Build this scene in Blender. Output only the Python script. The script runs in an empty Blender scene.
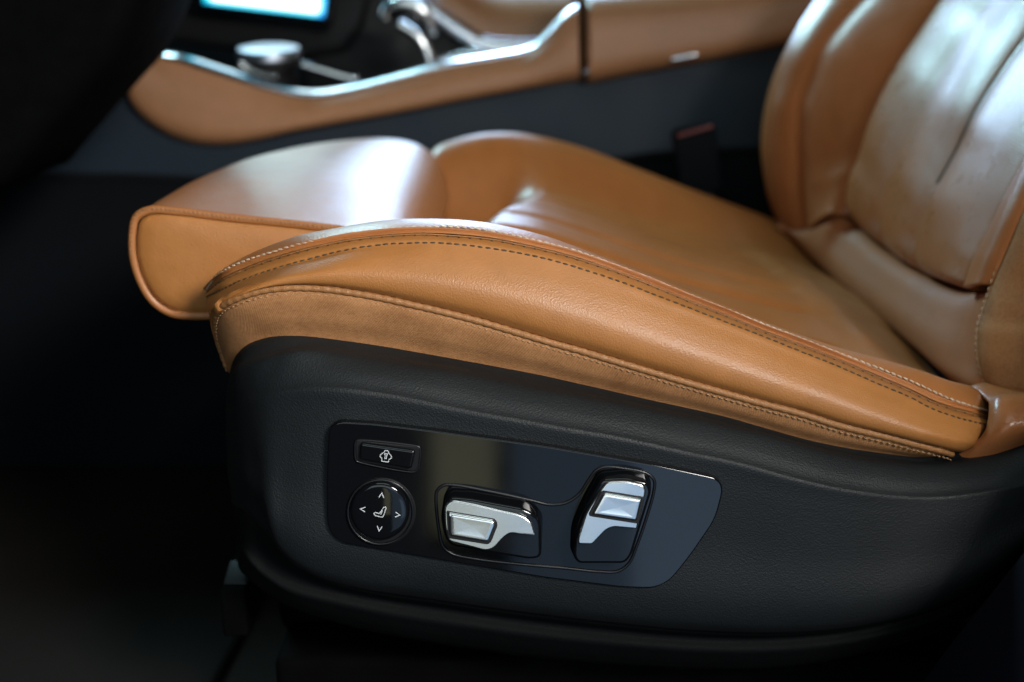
import bpy, bmesh, math, random
import numpy as np
from mathutils import Vector, Matrix
random.seed(4)
S = bpy.context.scene
COL = S.collection
# ------------------------------------------------------------------ camera frame
ZC = 0.47                      # camera height above the car floor
CAMY = -0.62                   # camera stands in the open door; y = 0 is the outer side of the seat
PITCH = math.radians(14.6)
FPX = 1280.0
FWD = np.array([0, math.cos(PITCH), -math.sin(PITCH)])
UPV = np.array([0, math.sin(PITCH), math.cos(PITCH)])
CAM = np.array([0, CAMY, ZC])

def at(px, py, y):
    """world point on the plane Y = y that is seen at photo pixel (px, py)"""
    d = FWD + np.array([1., 0, 0]) * ((px - 512) / FPX) + UPV * ((341 - py) / FPX)
    return CAM + d * ((y - CAMY) / d[1])

def pts(lst, y=None, dx=0, dy=0):
    return [at(p[0] + dx, p[1] + dy, (p[2] if len(p) > 2 else y)) for p in lst]

# ------------------------------------------------------------------ curves and lofts
def cr(P, n, closed=False):
    """centripetal Catmull-Rom through P, resampled evenly to n points"""
    P = [np.array(p, float) for p in P]
    if closed:
        Q = [P[-1]] + P + [P[0], P[1]]
    else:
        Q = [2 * P[0] - P[1]] + P + [2 * P[-1] - P[-2]]
    dense = []
    for i in range(len(Q) - 3):
        p0, p1, p2, p3 = Q[i:i + 4]
        d = lambda a, b: max(np.linalg.norm(b - a) ** .5, 1e-6)
        t0 = 0; t1 = t0 + d(p0, p1); t2 = t1 + d(p1, p2); t3 = t2 + d(p2, p3)
        for t in np.linspace(t1, t2, 24, endpoint=False):
            a1 = (t1 - t) / (t1 - t0) * p0 + (t - t0) / (t1 - t0) * p1
            a2 = (t2 - t) / (t2 - t1) * p1 + (t - t1) / (t2 - t1) * p2
            a3 = (t3 - t) / (t3 - t2) * p2 + (t - t2) / (t3 - t2) * p3
            b1 = (t2 - t) / (t2 - t0) * a1 + (t - t0) / (t2 - t0) * a2
            b2 = (t3 - t) / (t3 - t1) * a2 + (t - t1) / (t3 - t1) * a3
            dense.append((t2 - t) / (t2 - t1) * b1 + (t - t1) / (t2 - t1) * b2)
    dense.append(P[0] if closed else P[-1])
    D = np.array(dense)
    L = np.concatenate([[0], np.cumsum(np.linalg.norm(np.diff(D, axis=0), axis=1))])
    s = np.linspace(0, L[-1], n + 1)[:-1] if closed else np.linspace(0, L[-1], n)
    return np.stack([np.interp(s, L, D[:, k]) for k in range(3)], axis=1)

def lerp(a, b, t): return a * (1 - t) + b * t

def across(rows, nv):
    """spline through matching points of the rows -> grid"""
    R = np.array(rows)
    n = len(rows)
    out = []
    for j in range(n - 1):
        p1, p2 = R[j], R[j + 1]
        p0 = R[j - 1] if j > 0 else 2 * p1 - p2
        p3 = R[j + 2] if j + 2 < n else 2 * p2 - p1
        k = nv[j] if isinstance(nv, (list, tuple)) else nv
        d1 = np.linalg.norm(p2 - p1, axis=1, keepdims=True)
        d0 = np.maximum(np.linalg.norm(p1 - p0, axis=1, keepdims=True), 1e-6)
        d2 = np.maximum(np.linalg.norm(p3 - p2, axis=1, keepdims=True), 1e-6)
        m1 = ((p2 - p1) / np.maximum(d1, 1e-6) * d0 + (p1 - p0) / d0 * d1) / (d0 + d1) * d1
        m2 = ((p3 - p2) / d2 * d1 + (p2 - p1) / np.maximum(d1, 1e-6) * d2) / (d1 + d2) * d1
        for t in np.linspace(0, 1, k, endpoint=False):
            h = (2*t**3 - 3*t**2 + 1, t**3 - 2*t**2 + t, -2*t**3 + 3*t**2, t**3 - t**2)
            out.append(h[0] * p1 + h[1] * m1 + h[2] * p2 + h[3] * m2)
    out.append(R[-1])
    return np.array(out)

def link(name, me, mat, parent=None, label=None):
    o = bpy.data.objects.new(name, me)
    COL.objects.link(o)
    if mat: me.materials.append(mat)
    if parent:
        o.parent = parent
        o.matrix_parent_inverse = Matrix.Translation(-parent.location)
    if label: o['label'] = label
    return o

def grid(name, G, mat, parent=None, thick=0.003, flip=False, wrap_v=False, label=None, smooth=True, outv=None):
    """quad grid, uv in metres, given a real thickness on its back"""
    G = np.asarray(G); nv, nu, _ = G.shape
    if thick:                                   # outside of a sheet = the side that looks into the cabin / door opening
        a = (G[:-1, 1:] - G[:-1, :-1])[: , :]; bb_ = (G[1:, :-1] - G[:-1, :-1])
        nn_ = np.cross(a, bb_); flip = bool(np.sum(nn_ * ((CAM - G[:-1, :-1]) if outv is None else np.array(outv))) < 0)
    vs = [tuple(p) for r in G for p in r]
    fs = []
    for j in range(nv if wrap_v else nv - 1):
        j2 = (j + 1) % nv
        for i in range(nu - 1):
            q = (j * nu + i, j * nu + i + 1, j2 * nu + i + 1, j2 * nu + i)
            fs.append(q[::-1] if flip else q)
    me = bpy.data.meshes.new(name)
    me.from_pydata(vs, [], fs)
    u = np.concatenate([np.zeros((nv, 1)), np.cumsum(np.linalg.norm(np.diff(G, axis=1), axis=2), axis=1)], axis=1)
    v = np.concatenate([np.zeros((1, nu)), np.cumsum(np.linalg.norm(np.diff(G, axis=0), axis=2), axis=0)], axis=0)
    um = u - u[:, nu // 2:nu // 2 + 1]
    uvl = me.uv_layers.new(name='uv')
    for lp in me.loops:
        k = lp.vertex_index
        uvl.data[lp.index].uv = (um.flat[k], v.flat[k])
    if smooth:
        me.polygons.foreach_set('use_smooth', [True] * len(me.polygons))
    o = link(name, me, mat, parent, label)
    if thick:
        m = o.modifiers.new('thick', 'SOLIDIFY'); m.thickness = thick; m.offset = -1
        m.use_quality_normals = True
    return o

def tube(name, P, r, mat, parent=None, seg=8, rfun=None, closed=False, label=None, cap=True):
    P = np.asarray(P); n = len(P)
    T = np.gradient(P, axis=0)
    if closed: T = (np.roll(P, -1, 0) - np.roll(P, 1, 0))
    T /= np.linalg.norm(T, axis=1, keepdims=True)
    vs = []; fs = []
    ref = np.array([0, 1., 0.2])
    for i in range(n):
        a = np.cross(T[i], ref); a /= np.linalg.norm(a); b = np.cross(T[i], a)
        rr = r * (rfun(i / (n - 1)) if rfun else 1)
        for k in range(seg):
            w = 2 * math.pi * k / seg
            vs.append(tuple(P[i] + rr * (math.cos(w) * a + math.sin(w) * b)))
    for i in range(n if closed else n - 1):
        i2 = (i + 1) % n
        for k in range(seg):
            k2 = (k + 1) % seg
            fs.append((i * seg + k, i * seg + k2, i2 * seg + k2, i2 * seg + k))
    if cap and not closed:
        fs.append(tuple(range(seg))[::-1]); fs.append(tuple((n - 1) * seg + k for k in range(seg)))
    me = bpy.data.meshes.new(name); me.from_pydata(vs, [], fs)
    me.polygons.foreach_set('use_smooth', [True] * len(me.polygons))
    bm = bmesh.new(); bm.from_mesh(me); bmesh.ops.recalc_face_normals(bm, faces=bm.faces); bm.to_mesh(me); bm.free()
    return link(name, me, mat, parent, label)

def stitches(name, C, mat, parent, pitch=.0038, length=.0026, r=.00042, lift=(0, -.0004, .0003), slant=0.0):
    """one mesh of short thread lozenges along the curve C (a row of sewing)"""
    C = np.asarray(C)
    L = np.concatenate([[0], np.cumsum(np.linalg.norm(np.diff(C, axis=0), axis=1))])
    n = int(L[-1] / pitch)
    f = lambda s: np.array([np.interp(s, L, C[:, k]) for k in range(3)])
    vs = []; fs = []
    for q in range(n):
        s0 = q * pitch + .0005
        ln = length * random.uniform(.88, 1.1)
        a, b = f(s0), f(min(s0 + ln, L[-1]))
        t = b - a; t /= np.linalg.norm(t)
        side = np.cross(t, [0, -1., .5]); side /= np.linalg.norm(side)
        t2 = t + slant * side; t2 /= np.linalg.norm(t2)
        up = np.cross(side, t2); up /= np.linalg.norm(up)
        c = (a + b) / 2 + np.array(lift) + side * random.uniform(-.00008, .00008)
        h = np.linalg.norm(b - a) / 2
        base = len(vs)
        ring = ((-1.0, .35), (-.62, .95), (0, 1.08), (.62, .95), (1.0, .35))
        for (z, rr) in ring:
            for k in range(6):
                w = math.pi * 2 * k / 6
                vs.append(tuple(c + t2 * z * h + r * rr * (math.cos(w) * side + math.sin(w) * up)))
        for i in range(len(ring) - 1):
            for k in range(6):
                k2 = (k + 1) % 6
                fs.append((base + i*6 + k, base + i*6 + k2, base + (i+1)*6 + k2, base + (i+1)*6 + k))
        fs.append(tuple(base + k for k in range(6))); fs.append(tuple(base + 24 + k for k in range(6)))
    me = bpy.data.meshes.new(name); me.from_pydata(vs, [], fs)
    me.polygons.foreach_set('use_smooth', [True] * len(me.polygons))
    bm = bmesh.new(); bm.from_mesh(me); bmesh.ops.recalc_face_normals(bm, faces=bm.faces); bm.to_mesh(me); bm.free()
    return link(name, me, mat, parent)

def rounded(P, rad, n=6):
    """2-D polygon with rounded corners; rad one number or one per corner"""
    out = []; N = len(P)
    for i in range(N):
        p0, p1, p2 = (np.array(P[(i + k) % N][:2], float) for k in (-1, 0, 1))
        r = rad[i] if isinstance(rad, (list, tuple)) else rad
        a = p0 - p1; b = p2 - p1
        la, lb = np.linalg.norm(a), np.linalg.norm(b)
        r = min(r, la * .48, lb * .48)
        s, e = p1 + a / la * r, p1 + b / lb * r
        for t in np.linspace(0, 1, n):
            out.append(tuple((1-t)**2 * s + 2*t*(1-t) * p1 + t*t * e))
    return out

def inset(P, d):
    P = np.asarray(P); n = len(P)
    area = .5 * np.sum(P[:, 0] * np.roll(P[:, 1], -1) - np.roll(P[:, 0], -1) * P[:, 1])
    sg = 1 if area > 0 else -1
    e = np.roll(P, -1, 0) - P
    e /= np.maximum(np.linalg.norm(e, axis=1, keepdims=True), 1e-9)
    nrm = np.stack([-e[:, 1], e[:, 0]], axis=1) * sg
    m = nrm + np.roll(nrm, 1, 0)
    m /= np.maximum(np.linalg.norm(m, axis=1, keepdims=True), 1e-9)
    k = np.maximum(np.sum(m * nrm, axis=1, keepdims=True), .5)
    return P + m * d / k

def plate(name, P, yback, yfront, bev, mat, parent=None, taper=0.0, crown=0.0, label=None, tilt=0.0):
    """solid slab: photo outline P seen on the plane yfront, walls back to yback, bevelled front edge"""
    F = np.array([at(p[0], p[1], yfront) for p in P])
    xz = F[:, [0, 2]]
    zc = xz[:, 1].mean(); xc = xz[:, 0].mean()
    ty = lambda q: tilt * (q[:, 1] - zc)
    rings = [(xz if taper == 0 else inset(xz, -taper), yback, 0)]
    for a in (0, 30, 60, 90):
        w = math.radians(a)
        rings.append((inset(xz, bev * (1 - math.cos(w))), yfront + bev * (1 - math.sin(w)), 1))
    if crown:
        base = rings[-1][0]
        c = base.mean(0)
        rr = np.abs(base - c).max()
        for f in (.85, .65, .4, .15):
            rings.append((c + (base - c) * f, yfront - crown * (1 - f * f), 1))
    vs = []; fs = []; n = len(xz)
    for q, y, t in rings:
        yy = y + (ty(q) if t else 0 * ty(q))
        vs += [(q[i, 0], yy[i], q[i, 1]) for i in range(n)]
    for j in range(len(rings) - 1):
        for i in range(n):
            i2 = (i + 1) % n
            fs.append((j*n + i, j*n + i2, (j+1)*n + i2, (j+1)*n + i))
    fs.append(tuple((len(rings) - 1) * n + i for i in range(n)))
    fs.append(tuple(range(n))[::-1])
    me = bpy.data.meshes.new(name); me.from_pydata(vs, [], fs)
    bm = bmesh.new(); bm.from_mesh(me); bmesh.ops.recalc_face_normals(bm, faces=bm.faces)
    bmesh.ops.triangulate(bm, faces=[f for f in bm.faces if len(f.verts) > 4])
    bm.to_mesh(me); bm.free()
    me.polygons.foreach_set('use_smooth', [True] * len(me.polygons))
    me.set_sharp_from_angle(angle=math.radians(35))
    if not crown:
        for p in me.polygons:
            if len(p.vertices) == 3: p.use_smooth = False
    return link(name, me, mat, parent, label)

def box(name, c, s, mat, parent=None, bev=.006, rot=(0, 0, 0), label=None, seg=3):
    bm = bmesh.new(); bmesh.ops.create_cube(bm, size=1)
    for v in bm.verts: v.co = Vector((v.co.x * s[0], v.co.y * s[1], v.co.z * s[2]))
    if bev: bmesh.ops.bevel(bm, geom=bm.edges[:], offset=bev, segments=seg, profile=.5, affect='EDGES')
    M = Matrix.Translation(Vector(c)) @ (Matrix.Rotation(rot[2], 4, 'Z') @ Matrix.Rotation(rot[1], 4, 'Y') @ Matrix.Rotation(rot[0], 4, 'X'))
    bm.transform(M)
    me = bpy.data.meshes.new(name); bm.to_mesh(me); bm.free()
    me.polygons.foreach_set('use_smooth', [True] * len(me.polygons))
    me.set_sharp_from_angle(angle=math.radians(40))
    return link(name, me, mat, parent, label)

def prism(name, P3, depth, mat, parent=None, bev=0.004, label=None):
    """outline P3 (world points, planar in y) given real depth away from the door side"""
    P3 = np.asarray(P3); n = len(P3)
    bm = bmesh.new()
    f = [bm.verts.new(tuple(p)) for p in P3]; b = [bm.verts.new((p[0], p[1] + depth, p[2])) for p in P3]
    bm.faces.new(f); bm.faces.new(b[::-1])
    for i in range(n): bm.faces.new((f[i], b[i], b[(i+1) % n], f[(i+1) % n]))
    bmesh.ops.recalc_face_normals(bm, faces=bm.faces)
    if bev:
        ed = [e for e in bm.edges if len(set(e.verts) & set(f)) == 2 or len(set(e.verts) & set(b)) == 2]
        bmesh.ops.bevel(bm, geom=ed, offset=bev, segments=4, profile=.5, affect='EDGES')
    bmesh.ops.triangulate(bm, faces=[q for q in bm.faces if len(q.verts) > 4])
    me = bpy.data.meshes.new(name); bm.to_mesh(me); bm.free()
    me.polygons.foreach_set('use_smooth', [True] * len(me.polygons))
    me.set_sharp_from_angle(angle=math.radians(35))
    return link(name, me, mat, parent, label)

def thing(name, label, cat, loc):
    o = bpy.data.objects.new(name, None); COL.objects.link(o)
    o.location = loc; o.empty_display_size = .05
    o['label'] = label; o['category'] = cat
    return o

# ------------------------------------------------------------------ materials
def newmat(name):
    m = bpy.data.materials.new(name); m.use_nodes = True
    nt = m.node_tree; b = nt.nodes['Principled BSDF']
    return m, nt, b

def N(nt, typ, **kw):
    n = nt.nodes.new(typ)
    for k, v in kw.items():
        if k in n.inputs: n.inputs[k].default_value = v
        else: setattr(n, k, v)
    return n

def ramp(nt, src, stops):
    r = nt.nodes.new('ShaderNodeValToRGB')
    r.color_ramp.elements[0].position, r.color_ramp.elements[0].color = stops[0][0], (*stops[0][1], 1)
    r.color_ramp.elements[1].position, r.color_ramp.elements[1].color = stops[1][0], (*stops[1][1], 1)
    for p, c in stops[2:]:
        e = r.color_ramp.elements.new(p); e.color = (*c, 1)
    nt.links.new(src, r.inputs[0]); return r

def math_(nt, op, a, b=None):
    n = nt.nodes.new('ShaderNodeMath'); n.operation = op
    for i, x in enumerate((a, b)):
        if x is None: continue
        if isinstance(x, (int, float)): n.inputs[i].default_value = x
        else: nt.links.new(x, n.inputs[i])
    return n.outputs[0]

def leather(name, col, rough=.42, grain=900, bump=.35, spec=.5, perf=0.0, sheen=0.0, wrinkle=0.0, perfd=.0028, dist=.0006):
    m, nt, b = newmat(name)
    tc = N(nt, 'ShaderNodeTexCoord')
    vo = N(nt, 'ShaderNodeTexVoronoi', Scale=grain, Randomness=1.0); vo.feature = 'F1'
    nz = N(nt, 'ShaderNodeTexNoise', Scale=grain * .55, Detail=4.0, Roughness=.6)
    big = N(nt, 'ShaderNodeTexNoise', Scale=9.0, Detail=5.0, Roughness=.6)
    mid = N(nt, 'ShaderNodeTexNoise', Scale=70.0, Detail=4.0, Roughness=.6)
    for n in (vo, nz, big, mid): nt.links.new(tc.outputs['Object'], n.inputs['Vector'])
    h = math_(nt, 'ADD', math_(nt, 'MULTIPLY', vo.outputs['Distance'], .9), math_(nt, 'MULTIPLY', nz.outputs[0], .5))
    if wrinkle:
        h = math_(nt, 'ADD', h, math_(nt, 'MULTIPLY', mid.outputs[0], wrinkle))
    colsrc = math_(nt, 'ADD', math_(nt, 'MULTIPLY', big.outputs[0], .55), math_(nt, 'MULTIPLY', mid.outputs[0], .45))
    c = np.array(col)
    r = ramp(nt, colsrc, [(.3, tuple(c * .86)), (.7, tuple(c * 1.1))])
    out = r.outputs[0]
    if perf:
        sx = nt.nodes.new('ShaderNodeSeparateXYZ'); nt.links.new(tc.outputs['UV'], sx.inputs[0])
        k = 2 * math.pi / perfd
        a = math_(nt, 'SINE', math_(nt, 'MULTIPLY', math_(nt, 'ADD', sx.outputs[0], sx.outputs[1]), k * .7071))
        d = math_(nt, 'SINE', math_(nt, 'MULTIPLY', math_(nt, 'SUBTRACT', sx.outputs[0], sx.outputs[1]), k * .7071))
        p = math_(nt, 'MULTIPLY', a, d)
        hole = ramp(nt, p, [(.25, (0, 0, 0)), (.7, (1, 1, 1))])
        h = math_(nt, 'SUBTRACT', h, math_(nt, 'MULTIPLY', hole.outputs[0], 1.3))
        mx = nt.nodes.new('ShaderNodeMixRGB'); mx.blend_type = 'MULTIPLY'
        nt.links.new(math_(nt, 'MULTIPLY', hole.outputs[0], perf), mx.inputs[0])
        nt.links.new(out, mx.inputs[1]); mx.inputs[2].default_value = (.25, .2, .17, 1)
        out = mx.outputs[0]
    nt.links.new(out, b.inputs['Base Color'])
    bp = N(nt, 'ShaderNodeBump', Strength=bump, Distance=dist)
    nt.links.new(h, bp.inputs['Height']); nt.links.new(bp.outputs[0], b.inputs['Normal'])
    rr = ramp(nt, mid.outputs[0], [(.3, (rough * .9,) * 3), (.7, (min(1, rough * 1.12),) * 3)])
    nt.links.new(rr.outputs[0], b.inputs['Roughness'])
    b.inputs['Specular IOR Level'].default_value = spec
    return m

def weave(name, col, col2, pitch=.00125, rough=.75):
    m, nt, b = newmat(name)
    tc = N(nt, 'ShaderNodeTexCoord')
    sx = nt.nodes.new('ShaderNodeSeparateXYZ'); nt.links.new(tc.outputs['UV'], sx.inputs[0])
    wob = N(nt, 'ShaderNodeTexNoise', Scale=120.0, Detail=2.0); nt.links.new(tc.outputs['Object'], wob.inputs['Vector'])
    k = 2 * math.pi / pitch
    w = math_(nt, 'MULTIPLY', wob.outputs[0], 1.6)
    a = math_(nt, 'SINE', math_(nt, 'ADD', math_(nt, 'MULTIPLY', math_(nt, 'ADD', sx.outputs[0], math_(nt, 'MULTIPLY', sx.outputs[1], .9)), k), w))
    d = math_(nt, 'SINE', math_(nt, 'ADD', math_(nt, 'MULTIPLY', math_(nt, 'SUBTRACT', sx.outputs[0], sx.outputs[1]), k * 1.3), w))
    h = math_(nt, 'ADD', math_(nt, 'MULTIPLY', a, .5), math_(nt, 'MULTIPLY', d, .35))
    big = N(nt, 'ShaderNodeTexNoise', Scale=34.0, Detail=5.0, Roughness=.65); nt.links.new(tc.outputs['Object'], big.inputs['Vector'])
    fine = N(nt, 'ShaderNodeTexNoise', Scale=700.0, Detail=2.0); nt.links.new(tc.outputs['Object'], fine.inputs['Vector'])
    f = math_(nt, 'ADD', math_(nt, 'MULTIPLY', h, .12), math_(nt, 'ADD', math_(nt, 'MULTIPLY', big.outputs[0], .75), math_(nt, 'MULTIPLY', fine.outputs[0], .4)))
    r = ramp(nt, f, [(.3, col2), (.72, col)])
    nt.links.new(r.outputs[0], b.inputs['Base Color'])
    bp = N(nt, 'ShaderNodeBump', Strength=.35, Distance=.0003)
    nt.links.new(h, bp.inputs['Height']); nt.links.new(bp.outputs[0], b.inputs['Normal'])
    b.inputs['Roughness'].default_value = rough
    b.inputs['Specular IOR Level'].default_value = .25
    return m

def plastic(name, col, rough=.5, grain=700, bump=.3, spec=.5):
    m, nt, b = newmat(name)
    tc = N(nt, 'ShaderNodeTexCoord')
    vo = N(nt, 'ShaderNodeTexVoronoi', Scale=grain); vo.feature = 'SMOOTH_F1'
    nz = N(nt, 'ShaderNodeTexNoise', Scale=grain * .6, Detail=3.0)
    big = N(nt, 'ShaderNodeTexNoise', Scale=14.0, Detail=6.0, Roughness=.65)
    for n in (vo, nz, big): nt.links.new(tc.outputs['Object'], n.inputs['Vector'])
    h = math_(nt, 'ADD', vo.outputs['Distance'], math_(nt, 'MULTIPLY', nz.outputs[0], .7))
    bp = N(nt, 'ShaderNodeBump', Strength=bump, Distance=.0005)
    nt.links.new(h, bp.inputs['Height']); nt.links.new(bp.outputs[0], b.inputs['Normal'])
    c = np.array(col)
    r = ramp(nt, big.outputs[0], [(.3, tuple(c * .85)), (.7, tuple(c * 1.15))])
    nt.links.new(r.outputs[0], b.inputs['Base Color'])
    rr = ramp(nt, big.outputs[0], [(.3, (rough * .92,) * 3), (.7, (min(1, rough * 1.1),) * 3)])
    nt.links.new(rr.outputs[0], b.inputs['Roughness'])
    b.inputs['Specular IOR Level'].default_value = spec
    return m

def plain(name, col, rough=.4, metal=0.0, spec=.5, coat=0.0, brushed=False):
    m, nt, b = newmat(name)
    tc = N(nt, 'ShaderNodeTexCoord')
    nz = N(nt, 'ShaderNodeTexNoise', Scale=60.0, Detail=5.0); nt.links.new(tc.outputs['Object'], nz.inputs['Vector'])
    rr = ramp(nt, nz.outputs[0], [(.3, (rough * .85,) * 3), (.7, (min(1, rough * 1.15),) * 3)])
    nt.links.new(rr.outputs[0], b.inputs['Roughness'])
    b.inputs['Base Color'].default_value = (*col, 1)
    b.inputs['Metallic'].default_value = metal
    b.inputs['Specular IOR Level'].default_value = spec
    b.inputs['Coat Weight'].default_value = coat
    b.inputs['Coat Roughness'].default_value = .04
    return m

def carpet(name, col, scale=900):
    m, nt, b = newmat(name)
    tc = N(nt, 'ShaderNodeTexCoord')
    nz = N(nt, 'ShaderNodeTexNoise', Scale=scale, Detail=3.0, Roughness=.7)
    big = N(nt, 'ShaderNodeTexNoise', Scale=8.0, Detail=6.0, Roughness=.6)
    for n in (nz, big): nt.links.new(tc.outputs['Object'], n.inputs['Vector'])
    f = math_(nt, 'ADD', math_(nt, 'MULTIPLY', nz.outputs[0], .6), math_(nt, 'MULTIPLY', big.outputs[0], .4))
    c = np.array(col)
    r = ramp(nt, f, [(.3, tuple(c * .5)), (.7, tuple(c * 1.4))])
    nt.links.new(r.outputs[0], b.inputs['Base Color'])
    bp = N(nt, 'ShaderNodeBump', Strength=.8, Distance=.002)
    nt.links.new(nz.outputs[0], bp.inputs['Height']); nt.links.new(bp.outputs[0], b.inputs['Normal'])
    b.inputs['Roughness'].default_value = .95
    b.inputs['Specular IOR Level'].default_value = .1
    return m

TAN = (.375, .150, .039)
M_side = leather('tan leather', TAN, rough=.42, grain=1150, bump=.23, spec=.5, wrinkle=.05)
M_seat = leather('tan seat leather', (.33, .122, .034), rough=.37, grain=820, bump=.13, spec=.24)
M_perf = leather('tan perforated leather', (.38, .142, .047), rough=.29, grain=820, bump=.40, spec=.5, perf=.75, dist=.00022)
M_thigh = leather('tan thigh leather', (.37, .140, .042), rough=.355, grain=900, bump=.22, spec=.5)
M_back = leather('tan back leather', (.34, .122, .040), rough=.32, grain=820, bump=.15, spec=.5)
M_roll = leather('tan roll leather', (.32, .115, .040), rough=.55, grain=820, bump=.15, spec=.15)
M_cons = leather('tan console leather', (.36, .170, .078), rough=.45, grain=820, bump=.25, spec=.5)  # pinkish grey of a bluish sheen is mixed into this base
M_fab = weave('tan woven cloth', (.40, .19, .075), (.21, .085, .028))
M_pipe = leather('tan seam welt', (.32, .145, .050), rough=.5, grain=1200, bump=.4, spec=.4)
M_plast = plastic('charcoal grained plastic', (.0050, .0067, .0078), rough=.55, grain=1300, bump=.36, spec=.34)
M_plast2 = plastic('black grained plastic', (.0045, .005, .006), rough=.75, grain=620, bump=.3, spec=.12)
M_navy = plastic('dark console plastic', (.0026, .0125, .0240), rough=.6, grain=500, bump=.2, spec=.4)  # navy base stands in for bluish light on dark plastic
M_gloss = plain('piano black', (.0035, .004, .005), rough=.07, spec=.5)
M_rim = plain('semi gloss black', (.006, .006, .007), rough=.3)
M_chrome = plain('satin chrome', (.74, .76, .77), rough=.22, metal=1.0)
M_bright = plain('bright chrome', (.62, .64, .68), rough=.17, metal=1.0)
M_icon = plain('white print', (.55, .57, .58), rough=.5)
M_thr_l = plain('cream thread', (.58, .47, .35), rough=.5)
M_thr_d = plain('brown thread', (.055, .030, .012), rough=.6)
M_thr_m = plain('tan thread', (.30, .165, .075), rough=.6)
M_under = plain('shaded black', (.0016, .0016, .0017), rough=.9, spec=.05)  # near black that also holds the shade on dash and rail cover
M_dark = plain('black trim', (.004, .004, .0045), rough=.6, spec=.3)
M_seam = plain('dark seam', (.05, .022, .008), rough=.8, spec=.1)
M_carp = carpet('black carpet', (.020, .0155, .012))
M_mat = carpet('black floor mat', (.0105, .0088, .0072), 600)
M_pillar = plastic('blue black pillar plastic', (.0022, .0033, .0085), rough=.75, grain=500, bump=.2, spec=.12)
M_cap_lit = plastic('lit grey plastic', (.02, .023, .023), rough=.6, grain=500, bump=.2, spec=.3)  # paler grey carries the light on an upward face
M_kick = plastic('black kick panel', (.0022, .0034, .0050), rough=.8, grain=500, bump=.2, spec=.12)
M_skirt = plastic('black skirt plastic', (.0030, .0034, .0036), rough=.75, grain=620, bump=.3, spec=.12)
M_red = plain('red button', (.14, .025, .022), rough=.4)

# ------------------------------------------------------------------ traced curves (photo pixels)
CREST = [(207,289,.078),(215.5,275,.068),(233,263,.06),(255,251.6,.055),(274.5,243.7,.052),(300,235,.05),(327.5,229.5,.05),(380,220.6,.05),(400,219,.05),(429,218.6,.05),(458.6,219.6,.05),(490,223,.05),(521,229.5,.05),(549,237,.05),(572,245.5,.05),(629,267.5,.05),(672,284.5,.05),(719,304,.05),(765,322,.05),(799,334.7,.05),(838.6,347.5,.05),(885.7,360,.05),(917,369,.051),(950,380.7,.054),(973.5,387,.058),(986,396,.066)]
LSTI = [(206.6,291,.075),(215.5,278.5,.058),(229,269,.048),(247,261.4,.042),(268.6,254.4,.036),(292,247.4,.032),(308,243.4,.03),(335,237.7,.03),(359,234,.03),(386.5,230.3,.03),(407.5,229,.03),(439,227.8,.03),(466.5,229,.03),(490,232.2,.03),(517.5,237.2,.03),(545,244,.03),(580,253.3,.03),(619,267.8,.032),(652.5,281,.034),(688,295.3,.035),(727,310.5,.036),(764,325.5,.036),(799,338.8,.036),(829,350.5,.035),(858,361.5,.034),(888,373,.033),(917,385,.033),(948,399.3,.034),(973.5,407.7,.037),(989,412.5,.05)]
GROV = [(206.3,293,.073),(216,284,.054),(225,278,.045),(249,267.3,.038),(276,257.7,.032),(308,248.7,.027),(347,240.3,.025),(383,236,.025),(419,234,.025),(445,235,.025),(490,239,.025),(521,244.8,.025),(549,251,.025),(574,257.5,.025),(619,272.6,.026),(654.5,286.3,.027),(688,300.5,.028),(727,316,.028),(762,331,.028),(799,344.6,.028),(838.6,360,.028),(878,377,.028),(909,390.3,.028),(933,402,.028),(950,407.7,.029),(977,415,.033),(990,420,.046)]
DSTI = [(206,297,.071),(219.5,291,.046),(239,281.5,.034),(264.7,272,.027),(292,263.8,.022),(319.7,256.5,.02),(351,249.3,.018),(383,244.8,.018),(407.5,243.4,.018),(433,243,.018),(458.6,244.8,.018),(490,248.5,.018),(513.6,252.2,.018),(549,259.8,.018),(573,266.5,.018),(593.6,273,.018),(625,283.5,.018),(660,297,.018),(692,309.3,.018),(727,322.7,.018),(765,337.3,.018),(797,350.3,.018),(838.6,366.8,.018),(878,384,.018),(909,397,.018),(933,409.3,.018),(956.5,417.5,.02),(982.5,424,.028),(989,425.5,.04)]
FSEA = [(227,365,.05),(220.4,346,.045),(216.5,328,.036),(216.8,314.5,.026),(221.4,305.6,.018),(233,298.8,.012),(251,292,.009),(272.5,287.4,.008),(296,286,.008),(323.6,287.4,.008),(351,291,.008),(384,296.9,.008),(399.6,300.4,.008),(439,309.3,.008),(478,319.3,.008),(517.5,331,.008),(557,342.8,.008),(573,347,.008),(609,357.7,.008),(648.6,369.5,.008),(688,381,.008),(727,392,.008),(764,402.3,.008),(799,411.3,.008),(838.6,423.7,.008),(885.7,435,.009),(917,443,.011),(946.6,450.6,.016),(953,453,.022)]
TTOP = [(229,376,.05),(232,364,.034),(237,355.7,.026),(249,346,.018),(268.6,340,.014),(288,338.6,.012),(308,339.4,.012),(339,343,.012),(383,349.4,.012),(419,355.6,.012),(462.5,363.4,.012),(505.7,371.4,.012),(545,379,.012),(573,385.3,.012),(609,393.4,.012),(648.6,402.5,.012),(688,411,.012),(727,420,.012),(764,430.5,.012),(809,443,.012),(848,451,.013),(887,456.6,.014),(919,460,.017),(937,459,.02),(955,456,.024),(984,451,.026),(1024,436,.028),(1075,410,.03)]

NU = 260
crest, lsti, grov, dsti, fsea = (cr(pts(c), NU) for c in (CREST, LSTI, GROV, DSTI, FSEA))

# ================================================================== THE SEAT
seat = thing('car_seat', "tan leather driver's seat with black side trim, silver seat switches and pulled-out thigh support", 'car seat', (.05, .28, 0))

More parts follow.
